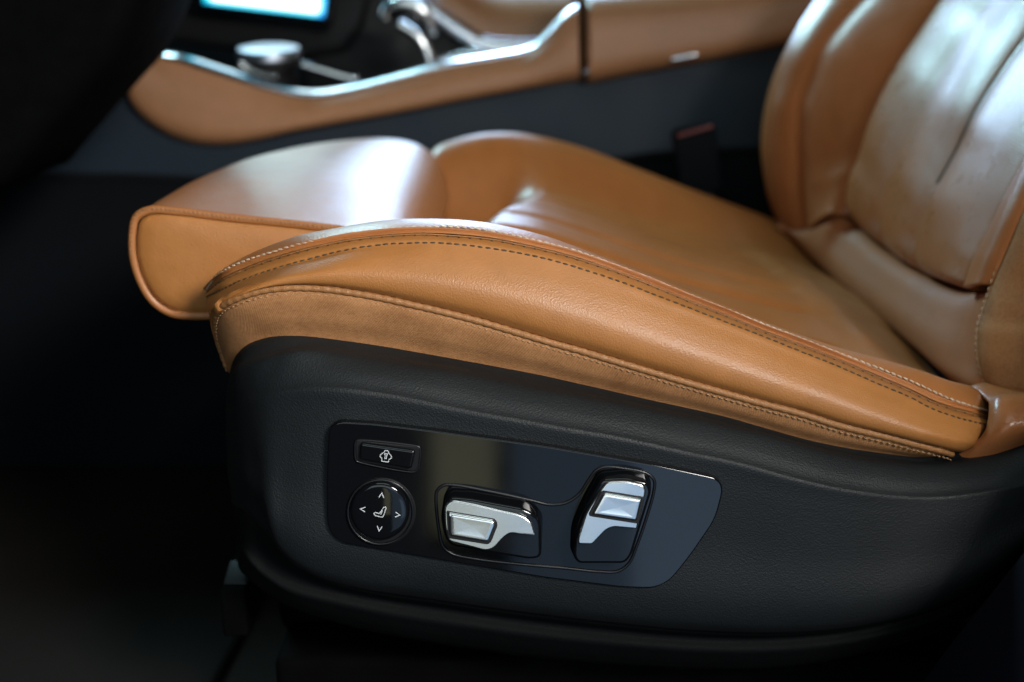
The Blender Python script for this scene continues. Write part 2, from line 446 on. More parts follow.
# -- cushion: from the seam under the crest, over the hollow with its long channels, to the far bolster
FCREST = [(425,160,.47),(436,147,.475),(453,140,.48),(486,133,.49),(518.6,133,.5),(555.5,140,.5),(592.5,151,.5),(633.5,167,.5),(683,186,.5),(732,204,.5),(768,217,.5),(800,229,.5),(822,238,.5)]
NC = cr(pts(CREST + [(1010,410,.07),(1030,422,.07)]), 300)[:]
FC = cr(pts(FCREST), 300)
xs = np.linspace(-.136, .272, 300)
def byx(C):
    o = np.argsort(C[:, 0]); C = C[o]
    return np.stack([xs, np.interp(xs, C[:, 0], C[:, 1]), np.interp(xs, C[:, 0], C[:, 2])], 1)
def sm(a, b, x):
    t = np.clip((x - a) / (b - a), 0, 1); return t * t * (3 - 2 * t)
def gauss(x, c, w): return np.exp(-((x - c) / w) ** 2)
NX = byx(NC)
FX = byx(FC)
f0 = FC[:, 0].min()
FX[:, 2] = np.where(xs < f0 + .004, FX[:, 2] - .0 - (f0 + .004 - xs) * .9, FX[:, 2])
rows = []
SV = np.concatenate([np.linspace(.0, 1, 170), [1.03, 1.06, 1.085, 1.1]])
chan = (.235, .385, .50, .615, .765)
for s in SV[1:]:
    sc = min(s, 1)
    P = lerp(NX, FX, sc)
    dip = .036 * ((1 - (1 - min(sc / .2, 1)) ** 2.2) - sm(.82, 1.0, sc))
    dip *= lerp(1.0, .62, sm(.05, .25, xs))
    dip = dip - .006 * (sm(.2, .5, sc) - sm(.5, .8, sc))
    if s > 1:                                     # outer side of the far bolster
        k = (s - 1) / .1
        P[:, 1] += .035 * math.sin(k * math.pi / 2); dip = dip + .11 * (1 - math.cos(k * math.pi / 2))
    for c in chan:
        wd, dp = (.008, .0066) if c in (chan[0], chan[-1]) else (.010, .0032)
        dip = dip + dp * gauss(sc, c, wd) * sm(-.03, .0, xs) * (1 - sm(.19, .21, xs))
    dip = dip - .0011 * np.abs(np.sin(np.clip((sc - .235) / .53, 0, 1) * math.pi * 4)) * sm(-.02, .02, xs)
    # the insert starts behind the thigh support; its front edge rolls down
    ins = sm(.10, .2, sc) - sm(.70, .97, sc)
    xsh = -.055 + .042 * sm(.3, .9, sc)
    dip = dip + .055 * ins * (1 - sm(xsh - .004, xsh + .044, xs)) ** 1.3
    # the insert stops short of the back: a raised cross piece follows
    xb = .228 - .040 * sc
    dip = dip - .0050 * sm(xb - .012, xb + .012, xs) * (sm(.06, .2, sc) - sm(.75, .95, sc))
    P[:, 2] -= dip
    rows.append(P)
cush = [np.array(r) for r in rows]
# front drop
G = np.array(cush)
front = []
for k in (1.0, .66, .33):
    c0 = G[:, :1].copy(); c0[..., 0] += .004 * math.sin(k * math.pi / 2); c0[..., 2] -= .05 * (1 - math.cos(k * math.pi / 2)); front.append(c0)
G = np.concatenate(front + [G], axis=1)
grid('cushion', G, M_seat, seat, thick=.004, outv=(0, 0, 1))

# -- near bolster top strip (crest down to the seam) and inner roll
inner = np.array(crest); inner = inner + np.array([0, .008, -.0032])
inner2 = np.array(crest) + np.array([0, .020, -.013])
curl = np.array(grov) + np.array([0, .004, -.0003])
rollin = grov + (lsti - grov) * .16 + np.array([0, -.0002, .0002])
g = across([inner2, inner, crest, lerp(crest, lsti, .55) + np.array([0, -.0012, .0009]), lsti, rollin, grov + np.array([0, .002, .0004]), curl], [5, 5, 5, 5, 4, 2, 1])
top = grid('bolster_top', g, M_thigh, seat, thick=.003, outv=(0, -.5, 1))
ls2 = stitches('light_stitching', lsti, M_thr_l, top, pitch=.0036, length=.0030, r=.00048, lift=(0, -.0009, .0009), slant=.15)

# -- side bolster leather, seam to fabric
MID1 = lerp(dsti, fsea, .30) + np.array([0, -.0058, .0004])
MID2 = lerp(dsti, fsea, .60) + np.array([0, -.0085, .0004])
MID3 = lerp(dsti, fsea, .86) + np.array([0, -.0048, 0])
wr = np.ones((NU, 1))
def backturn(C, dx=.010, dy=.07, n=10):
    """continue a row round the front corner of the seat, away from the door"""
    a = C[0]; d = C[0] - C[3]; d /= np.linalg.norm(d)
    ext = []
    for k in np.linspace(1, 1 / n, n):
        ext.append(a + np.array([dx * k * k - .002 * math.sin(k * math.pi), dy * k, -.002 * k]))
    return np.concatenate([np.array(ext), C])
rowsB = [grov + np.array([0, .0035, -.0006]), grov + np.array([0, .0006, -.0006]), lerp(grov, dsti, .25) + np.array([0, -.0006, 0]), lerp(grov, dsti, .7) + np.array([0, -.0012, 0]), dsti, lerp(dsti, fsea, .1) + np.array([0, -.0022, .0]), MID1, MID2, MID3, fsea + np.array([0, .0002, .0006])]
rowsB = [backturn(r) for r in rowsB]
g = across(rowsB, [1, 2, 3, 3, 3, 6, 8, 8, 4])
bol = grid('side_bolster', g, M_side, seat, thick=.003)
stitches('dark_stitching', dsti + np.array([0, .0003, 0]), M_thr_d, bol, pitch=.0040, length=.0029, r=.00052, lift=(0, -.0002, .0001))
tube('seam_line', grov[4:-4] + np.array([0, .0002, -.0001]), .0004, M_pipe, bol, seg=6)
# faint second needle line under the seam
stitches('fine_stitching', lerp(grov, dsti, .12) + np.array([0, -.0004, 0]), M_thr_d, bol, pitch=.0056, length=.0014, r=.00028, lift=(0, -.0003, .0001))

# -- woven cloth band along the bottom of the bolster with its welted seam
ttop = cr(pts(TTOP[:24] + [(953, 456.5, .026)]), NU)
low = ttop + np.array([0, .004, -.010])
g = across([backturn(fsea + np.array([0, .004, .001])), backturn(fsea + np.array([0, .0005, -.0012])), backturn(lerp(fsea, ttop, .5) + np.array([0, -.001, 0])), backturn(ttop + np.array([0, .003, 0])), backturn(low)], [2, 6, 6, 4])
band = grid('fabric_band', g, M_fab, seat, thick=.002)
welt = cr(list(fsea[::6]) , 900)
tube('seam_welt', welt + np.array([0, -.0002, -.0008]), .0018, M_pipe, band, seg=10, rfun=lambda t: 1 + .07 * math.sin(t * 900 * .62) )
stitches('band_stitching', fsea + np.array([0, -.0004, -.0040]), M_thr_m, band, pitch=.0033, length=.0024, r=.00045, lift=(0, -.0003, 0), slant=.12)

# -- thigh support: upholstered block in front of the cushion
def ext_section(y, k):
    """closed XZ outline of the block at depth y; k = how much it is pulled in at the ends"""
    XL = np.interp(y, [.10, .15, .20, .25, .30, .35, .40, .44, .474], [-.2175, -.2165, -.2135, -.209, -.202, -.190, -.170, -.142, -.115])
    w = np.interp(y, [.10, .22, .42], [0, .75, 1]); up = np.interp(y, [.10, .2, .3, .42, .474], [0, .003, .004, .003, 0])
    near = [(0, -.138), (.004, -.124), (.022, -.1145), (.07, -.1105), (.16, -.1112), (.34, -.1150), (.6, -.1195), (.8, -.1245), (.93, -.133), (1, -.148)]
    far = [(0, -.138), (.004, -.124), (.022, -.1145), (.07, -.1095), (.16, -.1065), (.34, -.1040), (.56, -.1045), (.78, -.1120), (.93, -.1265), (1, -.146)]
    low = [(1, -.155), (.90, -.162), (.66, -.166), (.36, -.1715), (.20, -.1735), (.115, -.1715), (.055, -.164), (.018, -.152)]
    P = [(XL + (-.052 - XL) * lerp(a[0], b[0], w), lerp(a[1], b[1], w) + up) for a, b in zip(near, far)] + [(XL + (-.052 - XL) * a[0], a[1]) for a in low]
    c = np.array([(XL - .052) / 2, -.142])
    return np.array([(c[0] + (p[0] - c[0]) * k[0], y, ZC + c[1] + (p[1] - c[1]) * k[1]) for p in P])
ys = [(.100, (1, 1)), (.104, (1, 1)), (.13, (1, 1)), (.16, (1, 1)), (.20, (1, 1)), (.25, (1, 1)), (.30, (1, 1)), (.35, (1, 1)), (.40, (.995, .99)), (.43, (.98, .96)), (.452, (.94, .89)), (.466, (.86, .76)), (.473, (.7, .55)), (.475, (.3, .25))]
G = [cr(ext_section(y, k), 110, closed=True) for (y, k) in ys]
end = cr(ext_section(.1035, (.968, .93)), 110, closed=True)
G = np.array(G); G = np.concatenate([G, G[:, :1]], axis=1)
gg = across(list(G), 5)
th = grid('thigh_support', gg, M_thigh, seat, thick=0, flip=True)
rings = []
for f, dy in ((1.0, .0), (.985, -.0016), (.95, -.0032), (.85, -.0046), (.6, -.006), (.3, -.0066), (.02, -.0068)):
    c = end.mean(0); q = c + (end - c) * f; q[:, 1] = .1035 + dy; rings.append(q)
E = np.array(rings); E = np.concatenate([E, E[:, :1]], axis=1)
grid('end_panel', E, M_side, th, thick=0, flip=False)
wl = cr(ext_section(.1015, (.99, .975)), 420, closed=True)
tube('welt', wl, .0026, M_thigh, th, seg=8, closed=True)
stitches('welt_stitching', cr(ext_section(.1005, (.995, .985)), 420, closed=True)[:300], M_thr_m, th, pitch=.0026, length=.0020, r=.00045, lift=(0, -.0019, .0009), slant=.7)
sl = cr(ext_section(.1008, (.968, .932)), 300, closed=True)
tube('seam_line', sl, .0008, M_seam, th, seg=6, closed=True)

# -- backrest ----------------------------------------------------------------
def brow(lst, y=None, n=120):
    return cr(pts(lst, y), n)
UP = -170
sil = [(790,238,.5),(781,222,.5),(772,200,.5),(767,175,.5),(764.5,150,.5),(765.5,126,.5),(772,92,.5),(784,60,.5),(800,29,.5),(819,0,.5),(850,-45,.5),(905,-105,.5),(960,UP,.5)]
bse = [(808,238,.455),(803,215,.455),(799,185,.455),(797,160,.455),(797,135,.455),(799.6,106,.455),(806,86,.455),(818,55,.455),(839,26,.455),(863,0,.455),(905,-45,.455),(968,-105,.455),(1030,UP,.455)]
crs = [(833,215,.40),(838,207,.40),(845,190,.40),(849,175,.40),(853,168,.40),(857.7,158,.40),(863,134.6,.40),(873.5,108,.40),(897,63,.40),(918,31.7,.40),(939.5,0,.40),(975,-45,.40),(1060,-140,.40)]
B1, B2, B3 = brow(sil), brow(bse), brow(crs)
B0 = B1 + np.array([.05, .03, -.01]); B00 = B1 + np.array([.11, .025, -.02])
Bm1 = lerp(B1, B2, .45) + np.array([-.007, 0, .002])
Bm2 = lerp(B2, B3, .3) + np.array([-.0028, 0, .001]); Bm3 = lerp(B2, B3, .72) + np.array([-.003, 0, .001])
g = across([B00, B0, B1, Bm1, lerp(B1, B2, .9) + np.array([-.004, 0, .0005]), B2 + np.array([.001, 0, 0]), Bm2, Bm3, B3, B3 + np.array([.012, -.006, 0])], [4, 6, 6, 4, 3, 5, 5, 6, 3])
bb = grid('inner_back_bolster', g, M_back, seat, thick=.003)

# centre insert of the back with its flutes
crI = [(850,214,.395),(846,203,.395),(846.5,190,.395),(850,174,.395),(858,156,.395),(864,134.6,.395),(874,108,.395),(897.5,63,.395),(918.5,31.7,.395),(940,0,.395),(975,-45,.395),(1060,-140,.395)]
gr1 = [(888,249,.315),(882,235,.32),(882,215,.32),(888,190,.32),(897,163.7,.32),(918.4,116,.32),(931,92,.32),(945,68.6,.32),(971,24,.32),(990,0,.32),(1022,-42,.32),(1090,-130,.32)]
gr2 = [(922,271,.24),(915,258,.245),(916,240,.245),(921,222,.245),(930,197.5,.245),(945,171,.245),(958,147,.245),(971,118.8,.245),(997.6,76.6,.245),(1024,39.6,.245),(1055,0,.245),(1125,-90,.245)]
gr3 = [(972,288,.135),(970,283,.135),(972,276,.135),(978,261,.135),(987,244,.135),(997.4,225,.135),(1010,199,.135),(1024,173.7,.135),(1052,128,.135),(1080,86,.135),(1110,44,.135),(1180,-40,.135)]
def tuck(C):
    return np.concatenate([[C[0] + np.array([.018, 0, -.006]), C[0] + np.array([.009, 0, -.005])], C])
I0, I1, I2, I3 = (tuck(brow(c)) for c in (crI, gr1, gr2, gr3))
puff = lambda a, b, t, d: lerp(a, b, t) + np.array([-d, 0, d * .3])
rowsI = [I0 + np.array([.012, .0, 0]), I0 + np.array([.001, 0, 0]), puff(I0, I1, .15, .0022), puff(I0, I1, .45, .0038), puff(I0, I1, .8, .0022),
         I1, puff(I1, I2, .2, .0018), puff(I1, I2, .5, .0036), puff(I1, I2, .82, .0024), puff(I1, I2, .95, .0006), I2 + np.array([.0006, 0, 0]) * sm(.12, .4, np.linspace(0, 1, 122))[:, None],
         puff(I2, I3, .05, .0006), puff(I2, I3, .15, .0028), puff(I2, I3, .5, .0050), puff(I2, I3, .85, .0028), I3 + np.array([.002, 0, 0]), I3 + np.array([.012, -.003, 0])]
g = across(rowsI, [2, 3, 5, 5, 4, 4, 5, 5, 3, 2, 2, 3, 6, 6, 3, 2])
bi = grid('back_insert', g, M_perf, seat, thick=.003)
tube('flute_seam', I2[30:] + np.array([-.0008, 0, .0003]), .0007, M_seam, bi, seg=6)
tube('insert_seam', I3[2:] + np.array([-.001, 0, .0003]), .0016, M_seam, bi, seg=6)

# strip between insert and outer bolster, then the outer bolster
stS = [(989,390,.07),(982,381,.073),(977.7,371.6,.075),(974.5,356,.077),(973.7,340,.08),(974.5,328,.082),(977.7,316,.085),(983,300,.087),(989.5,281,.09),(997,261,.091),(1005.4,241,.092),(1014,220,.093),(1024,197.5,.095),(1046,150,.1),(1080,90,.1),(1150,-10,.1)]
strA = [(972,289,.130),(975,281,.130),(981,262,.130),(990,244,.130),(1000,225,.130),(1013,199,.130),(1027,174,.130),(1055,128,.130),(1083,86,.130),(1113,44,.130),(1183,-40,.130)]
strB = [(988,285,.092),(991,277,.092),(997,261,.092),(1005,241,.093),(1014,220,.094),(1024,197.5,.096),(1046,150,.1),(1080,90,.1),(1150,-10,.1)]
A0, A1 = brow(strA), brow(strB)
g = across([A0 + np.array([.010, .0, 0]), A0 + np.array([0, 0, 0]), lerp(A0, A1, .5) + np.array([-.004, 0, 0]), A1 + np.array([.001, 0, 0]), A1 + np.array([.008, -.004, 0])], [2, 5, 5, 2])
grid('back_strip', g, M_back, seat, thick=.003)
S0 = brow(stS)
outA = S0 + np.array([.018, -.022, .002]); outB = S0 + np.array([.034, -.034, .003]); outC = S0 + np.array([.075, -.036, .0]); outD = S0 + np.array([.14, -.03, -.01])
g = across([S0 + np.array([.010, .006, 0]), S0 + np.array([.002, .002, 0]), S0 + np.array([.0015, -.003, 0]), outA, outB, outC, outD], [2, 3, 5, 5, 5, 5])
ob = grid('outer_back_bolster', g, M_fab, seat, thick=.003)
stitches('back_stitching', S0 + np.array([.001, -.001, 0]), M_thr_m, ob, pitch=.0042, length=.0030, r=.0005, lift=(-.0006, -.0003, .0002))
stitches('outer_stitching', outB + np.array([.000, -.001, 0]), M_thr_m, ob, pitch=.0042, length=.0030, r=.0005, lift=(-.0004, -.0006, .0002))

# lower roll of the back, between insert and cushion
loT = [(800,236,.465),(812,229,.45),(826,219,.42),(838,215,.40),(852,224,.39),(878.7,247.5,.33),(918,273,.24),(950,287,.18),(973.7,291,.135),(984,291,.10),(990,287,.09)]
loB = [(779,224,.475),(790,233,.465),(807.5,250,.435),(832,272,.385),(859,297,.315),(880,314,.265),(898.5,329,.22),(920,347,.17),(938,362.7,.13),(960,377,.095),(978,386,.073),(990,392,.068)]
L0, L1 = cr(pts(loT), 120), cr(pts(loB), 120)
fade = (1 - sm(.80, 1.0, np.linspace(0, 1, 120)))[:, None]
tail = lambda C: np.concatenate([C, C[-1] + np.array([[.012, -.004, 0], [.03, -.004, 0]])])
g = across([tail(r) for r in (L0 + np.array([.012, 0, -.003]), L0 + np.array([.001, 0, -.001]), lerp(L0, L1, .12) + np.array([-.0022, 0, .0006]) * fade, lerp(L0, L1, .45) + np.array([-.005, 0, .001]) * fade, lerp(L0, L1, .8) + np.array([-.005, 0, .001]) * fade, L1 + np.array([-.001, 0, -.001]), L1 + np.array([.012, 0, -.014]))], [2, 4, 5, 5, 5, 3])
grid('lower_back_roll', g, M_roll, seat, thick=.003)
# leather lump where the back meets the side trim
lu1 = [(984,396,.05),(991,394,.05),(1005,392,.05),(1024,391,.05),(1075,386,.05)]
lu2 = [(989,409,.03),(996,403,.026),(1008,401,.024),(1024,400,.024),(1075,396,.024)]
lu3 = [(985,430,.022),(993,428,.016),(1006,426,.012),(1024,424,.012),(1075,418,.012)]
lu4 = [(948,462,.028),(966,462,.022),(988,461,.020),(1024,450,.020),(1075,430,.020)]
rr_ = [cr(pts(c), 50) for c in (lu1, lu2, lu3, lu4)]
g = across([rr_[0] + np.array([0, .02, 0])] + rr_, 6)
grid('back_side_cover', g, M_back, seat, thick=.003)

# -- black plastic side trim ---------------------------------------------------
T1 = TTOP
T2 = [(226.5,392,.055),(229,380,.03),(238,369,.012),(259,361,.002),(278.6,354.5,0),(298,350.6,-.001),(337.5,354.5,-.001),(390,362.5,-.001),(439,369.4,-.001),(498,382,-.001),(573,395,-.001),(629,405,-.001),(688,417.6,-.001),(764,434,-.001),(809,447,0),(848,457,.002),(887,463,.004),(937,466,.01),(984,459,.015),(1024,445,.017),(1075,420,.02)]
T3 = [(226,432,.055),(228,420,.03),(240,405,.008),(262,396,-.006),(298,388,-.013),(337.5,388,-.0165),(385,393.5,-.0165),(419,400,-.0165),(458.6,408.5,-.0165),(520,419.5,-.0165),(573,429,-.0165),(609,435,-.0165),(648.6,443,-.0165),(688,452,-.0165),(727,460,-.0165),(766,470,-.0165),(783,475,-.016),(845,489,-.013),(931,497,-.006),(1024,485,.0),(1075,470,.006)]
T4 = [(228,482,.055),(232,486,.03),(246,492,.008),(262,512,-.006),(271,535,-.0145),(285,554,-.0165),(307,569,-.0185),(346,581,-.0185),(420,592,-.0185),(520,606,-.0185),(600,616,-.0185),(700,626,-.0185),(782,629,-.018),(865,623,-.017),(948,602,-.014),(989,577,-.012),(1024,548,-.008),(1075,500,.0)]
T5 = [(236,540,.055),(238,545,.03),(247,556,.010),(264,573,.004),(287,587,.0),(334,600,-.001),(393,612,-.001),(451,621,-.001),(520,631,-.001),(600,640,-.001),(700,648,-.001),(782,648,0),(865,638,0),(948,614,.002),(989,590,.004),(1024,562,.006),(1075,512,.012)]
T6 = [(238,566,.06),(240,570,.045),(248,578,.03),(264,592,.022),(287,606,.02),(334,622,.02),(393,636,.02),(451,646,.02),(520,656,.02),(600,664,.02),(700,670,.02),(782,668,.02),(865,654,.02),(948,628,.02),(989,604,.02),(1024,576,.02),(1075,530,.02)]
tr = [cr(pts(c), NU) for c in (T1, T2, T3, T4, T5, T6)]
bt = lambda C: backturn(C, dx=.012, dy=.10, n=8)
t0 = tr[0] + np.array([0, .012, .002])
face1 = lerp(tr[2], tr[3], .05) + np.array([0, -.0004, 0])
face2 = lerp(tr[2], tr[3], .5); face3 = lerp(tr[2], tr[3], .93)
seq = [t0, tr[0] + np.array([0, .0015, .0006]), tr[0] + np.array([0, -.001, -.0006]), lerp(tr[0], tr[1], .6), tr[1], lerp(tr[1], tr[2], .5) + np.array([0, -.001, .0006]), lerp(tr[1], tr[2], .93), tr[2] + np.array([0, -.0004, -.0002]), face1, face2, face3, tr[3] + np.array([0, .002, 0]), lerp(tr[3], tr[4], .35) + np.array([0, .002, .0]), tr[4] + np.array([0, .003, .003]), tr[4], lerp(tr[4], tr[5], .3) + np.array([0, -.002, 0]), tr[5]]
g = across([bt(r) for r in seq[:13]], [2, 2, 2, 3, 4, 4, 2, 2, 6, 6, 4, 3])
trim = grid('side_trim', g, M_plast, seat, thick=.003)
g = across([bt(r) for r in [seq[11] + np.array([0, .004, .002])] + seq[12:]], [3, 3, 3, 4, 4])
grid('lower_skirt', g, M_skirt, seat, thick=.003)

# -- control panel -------------------------------------------------------------
YP = -.0218      # front plane of the glossy panel
pan = [(329,421),(373,423.5),(436,431),(545,446),(654,464.6),(726,480),(716,519),(690,557),(664,589),(621,587.5),(545,578),(436,559.5),(327,541),(326.5,480)]
pan = rounded(pan, [16, 8, 8, 8, 8, 17, 12, 14, 26, 8, 8, 8, 24, 12], 8)
panel = plate('control_panel', pan, -.012, YP, .0008, M_gloss, seat)
# raised lip that runs round both switches
lip = [(436,500),(437,491),(443,485.5),(452,484.8),(493,492),(530,500),(550,504.5),(566,502.5),(579,494),(588,481),(596,470.5),(605,467),(628,469),(646,473),(654,480),(654,490),(647,516),(637,545),(629,563),(618,571),(600,571.5),(565,568),(520,564),(474,558.5),(452,553.5),(443,546),(439,530)]
lp = cr([at(p[0], p[1], YP) for p in lip], 300, closed=True)
tube('switch_surround', lp, .00085, M_rim, panel, seg=10, closed=True)

# memory style button
bz = rounded([(355,440),(421,446.5),(417.5,473),(355.5,461.5)], [4, 5, 7, 4], 6)
plate('button_recess', bz, YP + .001, YP - .0009, .0007, M_dark, panel)
bzl = cr([at(p[0], p[1], YP - .0006) for p in bz[::2]], 120, closed=True)
tube('button_rim', bzl, .0005, M_rim, panel, seg=8, closed=True)
cap = rounded([(360.5,443.2),(415.5,451),(411.5,469.5),(359,459.8)], [3, 3.5, 3.5, 3], 6)
btn = plate('massage_button', cap, YP, YP - .0034, .0011, M_gloss, seat)
def icon(name, polys, y, parent, r=.00022):
    """thin raised print: each polyline a flat ribbon"""
    bm = bmesh.new()
    for (P, closed) in polys:
        Q = np.array([at(p[0], p[1], y) for p in P])
        n = len(Q)
        xz = Q[:, [0, 2]]
        if closed:
            a = inset(xz, r); b = inset(xz, -r)
        else:
            d = np.gradient(xz, axis=0); d /= np.linalg.norm(d, axis=1, keepdims=True)
            nn = np.stack([-d[:, 1], d[:, 0]], 1)
            if n > 2:
                for i in range(1, n - 1):
                    e1 = xz[i] - xz[i-1]; e2 = xz[i+1] - xz[i]
                    e1 /= np.linalg.norm(e1); e2 /= np.linalg.norm(e2)
                    n1 = np.array([-e1[1], e1[0]]); n2 = np.array([-e2[1], e2[0]])
                    m = n1 + n2; m /= np.linalg.norm(m); nn[i] = m / max(m @ n1, .45)
                e = xz[1] - xz[0]; e /= np.linalg.norm(e); nn[0] = (-e[1], e[0])
                e = xz[-1] - xz[-2]; e /= np.linalg.norm(e); nn[-1] = (-e[1], e[0])
            a = xz + nn * r; b = xz - nn * r
        va = [bm.verts.new((p[0], y, p[1])) for p in a]; vb = [bm.verts.new((p[0], y, p[1])) for p in b]
        for i in range(n if closed else n - 1):
            j = (i + 1) % n
            bm.faces.new((va[i], va[j], vb[j], vb[i]))
    me = bpy.data.meshes.new(name); bm.to_mesh(me); bm.free()
    o = link(name, me, M_icon, parent)
    md = o.modifiers.new('thick', 'SOLIDIFY'); md.thickness = .00015; md.offset = 0
    return o
def rot(P, c, deg):
    w = math.radians(deg); C, Sn = math.cos(w), math.sin(w)
    return [(c[0] + x * C - y * Sn, c[1] + x * Sn + y * C) for x, y in P]
ic = (385.8, 456.2)
yb = YP - .0036
out = rot([(-1.6,-5.6),(1.6,-5.6),(2.6,-3.4),(3.6,-2.6),(5.6,-.6),(5.6,1.4),(3.6,2.6),(3.4,5.4),(-3.4,5.4),(-3.6,2.6),(-5.6,1.4),(-5.6,-.6),(-3.6,-2.6),(-2.6,-3.4)], ic, 8)
key = rot([(-1.5,-2.6),(1.5,-2.6),(.6,0),(.8,2.4),(-.8,2.4),(-.6,0)], ic, 8)
icon('seat_symbol', [(out, True), (key, True)], yb, btn, .00018)

# round four-way knob
kc = (379.5, 512)
circ = lambda r, n=48: [(kc[0] + r * math.cos(2*math.pi*i/n), kc[1] + r * .985 * math.sin(2*math.pi*i/n)) for i in range(n)]
kc0 = kc; kc = (381.5, 512)
plate('knob_recess', circ(34.5), YP + .001, YP - .0006, .0005, M_dark, panel)
kc = kc0
rim = cr([at(p[0], p[1], YP - .001) for p in [(380.5 + 32.5*math.cos(w), 512 + 32*math.sin(w)) for w in np.linspace(0, 2*math.pi, 40, endpoint=False)]], 140, closed=True)
tube('knob_ring', rim, .0007, M_rim, panel, seg=8, closed=True)
knob = plate('round_knob', circ(29.8, 64), YP, YP - .0042, .0022, M_gloss, seat, crown=.0008)
yk = YP - .0053
def chev(c, deg, s=3.0):
    return (rot([(-s * .82, s * .8), (0, -s * .8), (s * .82, s * .8)], c, deg), False)
icon('arrow', [chev((381.6, 495.2), 7)], yk, knob, .00022)
icon('arrow', [chev((397.6, 514.8), 97)], yk, knob, .00022)
icon('arrow', [chev((379.4, 528.6), 187)], yk, knob, .00022)
icon('arrow', [chev((362.8, 509.2), 277)], yk, knob, .00022)
sic = [(373.8,513.5),(375.2,512.3),(379.2,513.6),(381,511.4),(383.4,507.6),(385.4,506.8),(386.2,508),(383.4,515.8),(382,517.2),(375.4,515.6)]
icon('seat_symbol', [(sic, True), ([(380.6,514.6),(382.3,511),(382.6,508.8)], False)], yk - .0003, knob, .00020)

# cushion switch (lying) ---------------------------------------------------------
bod = rounded([(446,497),(470,499),(527,509.5),(541,520),(541.5,558),(530,560),(494,554),(448,546),(441.5,528)], [9, 5, 14, 8, 6, 6, 8, 9, 8], 7)
sw1 = plate('cushion_switch', bod, YP + .001, YP - .0105, .0016, M_gloss, seat, taper=.0012, tilt=.0)
CH = -.0002
chr1 = [(452,501.5),(472.5,505),(503,511.8),(521,515.5),(531,521),(535.3,534.8),(521,534.6),(510,532.6),(502,538.5),(494.5,547),(486,549.6),(474,546.6),(448.5,540.4),(444.6,526),(444,507)]
chr1 = rounded(chr1, [5, 6, 6, 10, 9, 1.0, 4, 5, 6, 5, 5, 6, 4, 6, 6], 6)
c1 = plate('chrome_cap', chr1, YP - .0092, YP - .0138, .0008, M_chrome, sw1, tilt=.16)
b1 = rounded([(446.2,511.8),(495.5,519.6),(498,525),(490,544),(448,537.6)], [2, 4, 4, 5, 3], 6)
plate('button_gap', b1, YP - .0125, YP - .0142, .0003, M_dark, sw1, tilt=.16)
b1 = rounded([(448.2,513.8),(494,521),(495.8,525),(488.6,541.8),(449.4,535.8)], [2, 4, 4, 4, 3], 6)
plate('chrome_button', b1, YP - .0125, YP - .0154, .0013, M_chrome, sw1, crown=-.00018, tilt=.16)

# backrest switch (upright) -------------------------------------------------------
bod = rounded([(601,479),(627,478),(648,482.5),(652,491),(632,556),(625,564),(578,564),(573,557),(574,533),(583,510)], [7, 8, 7, 6, 8, 6, 7, 5, 8, 10], 7)
sw2 = plate('backrest_switch', bod, YP + .001, YP - .0105, .0016, M_gloss, seat, taper=.0012)
chr2 = [(607.5,483.5),(627,482.8),(643.5,486),(646.5,492),(644.5,499.5),(636.8,528.2),(613,526.2),(606,529),(592,542.6),(577.8,542.2),(577.6,537),(586,513),(601,491)]
chr2 = rounded(chr2, [4, 6, 4, 3, 4, 1.2, 5, 5, 2.5, 2, 3, 5, 5], 6)
c2 = plate('chrome_cap', chr2, YP - .0092, YP - .0138, .0008, M_chrome, sw2, tilt=.16)
b2 = rounded([(601.5,491.6),(644.8,498),(638.6,523),(587.5,515.5)], [3, 2, 2.5, 4], 6)
plate('button_gap', b2, YP - .0125, YP - .0142, .0003, M_dark, sw2, tilt=.16)
b2 = rounded([(604,493.8),(642.4,499.8),(636.8,520.6),(591.4,514.6)], [3, 2, 2.5, 3.5], 6)
plate('chrome_button', b2, YP - .0125, YP - .0154, .0013, M_chrome, sw2, crown=-.00018, tilt=.16)

# -- under the seat: rail, front end cap, skirt -----------------------------------
def abox(name, p, y, s, mat, parent, bev=.003, rot=(0, 0, 0)):
    c = at(p[0], p[1], y); return box(name, c, s, mat, parent, bev, rot)
cap_c = at(233.5, 579, .058)
rail = box('seat_rail', (.08, .085, .075), (.44, .05, .05), M_under, seat, .006)
box('rail_cover', (cap_c[0], cap_c[1] + .020, cap_c[2] - .018), (.0145, .05, .030), M_under, rail, .002, (math.radians(4), 0, 0))
box('rail_lit_top', (cap_c[0], cap_c[1] + .012, cap_c[2] - .003), (.0135, .020, .006), M_cap_lit, rail, .0015, (math.radians(18), 0, 0))  # paler slab stands in for the lit top of the cover
box('rail_slot', (.10, .062, .06), (.22, .012, .012), M_dark, rail, .002)
box('seat_frame', (.06, .26, .155), (.42, .30, .15), M_under, seat, .02)
box('seat_rail', (.08, .43, .075), (.44, .05, .05), M_under, seat, .006)

# belt buckle between seat and console
bc = at(697, 158, .56)
bk = box('belt_buckle', (bc[0], bc[1], bc[2] - .002), (.040, .016, .062), M_kick, seat, .004, (0, math.radians(-9), 0))
bt_ = at(694, 131.5, .558)
box('release_button', (bt_[0], bt_[1] - .002, bt_[2] + .001), (.033, .012, .0032), M_red, bk, .001, (0, math.radians(-16), 0))
box('buckle_stalk', (bc[0] + .012, bc[1], bc[2] - .062), (.016, .008, .075), M_dark, bk, .002, (0, math.radians(-9), 0))

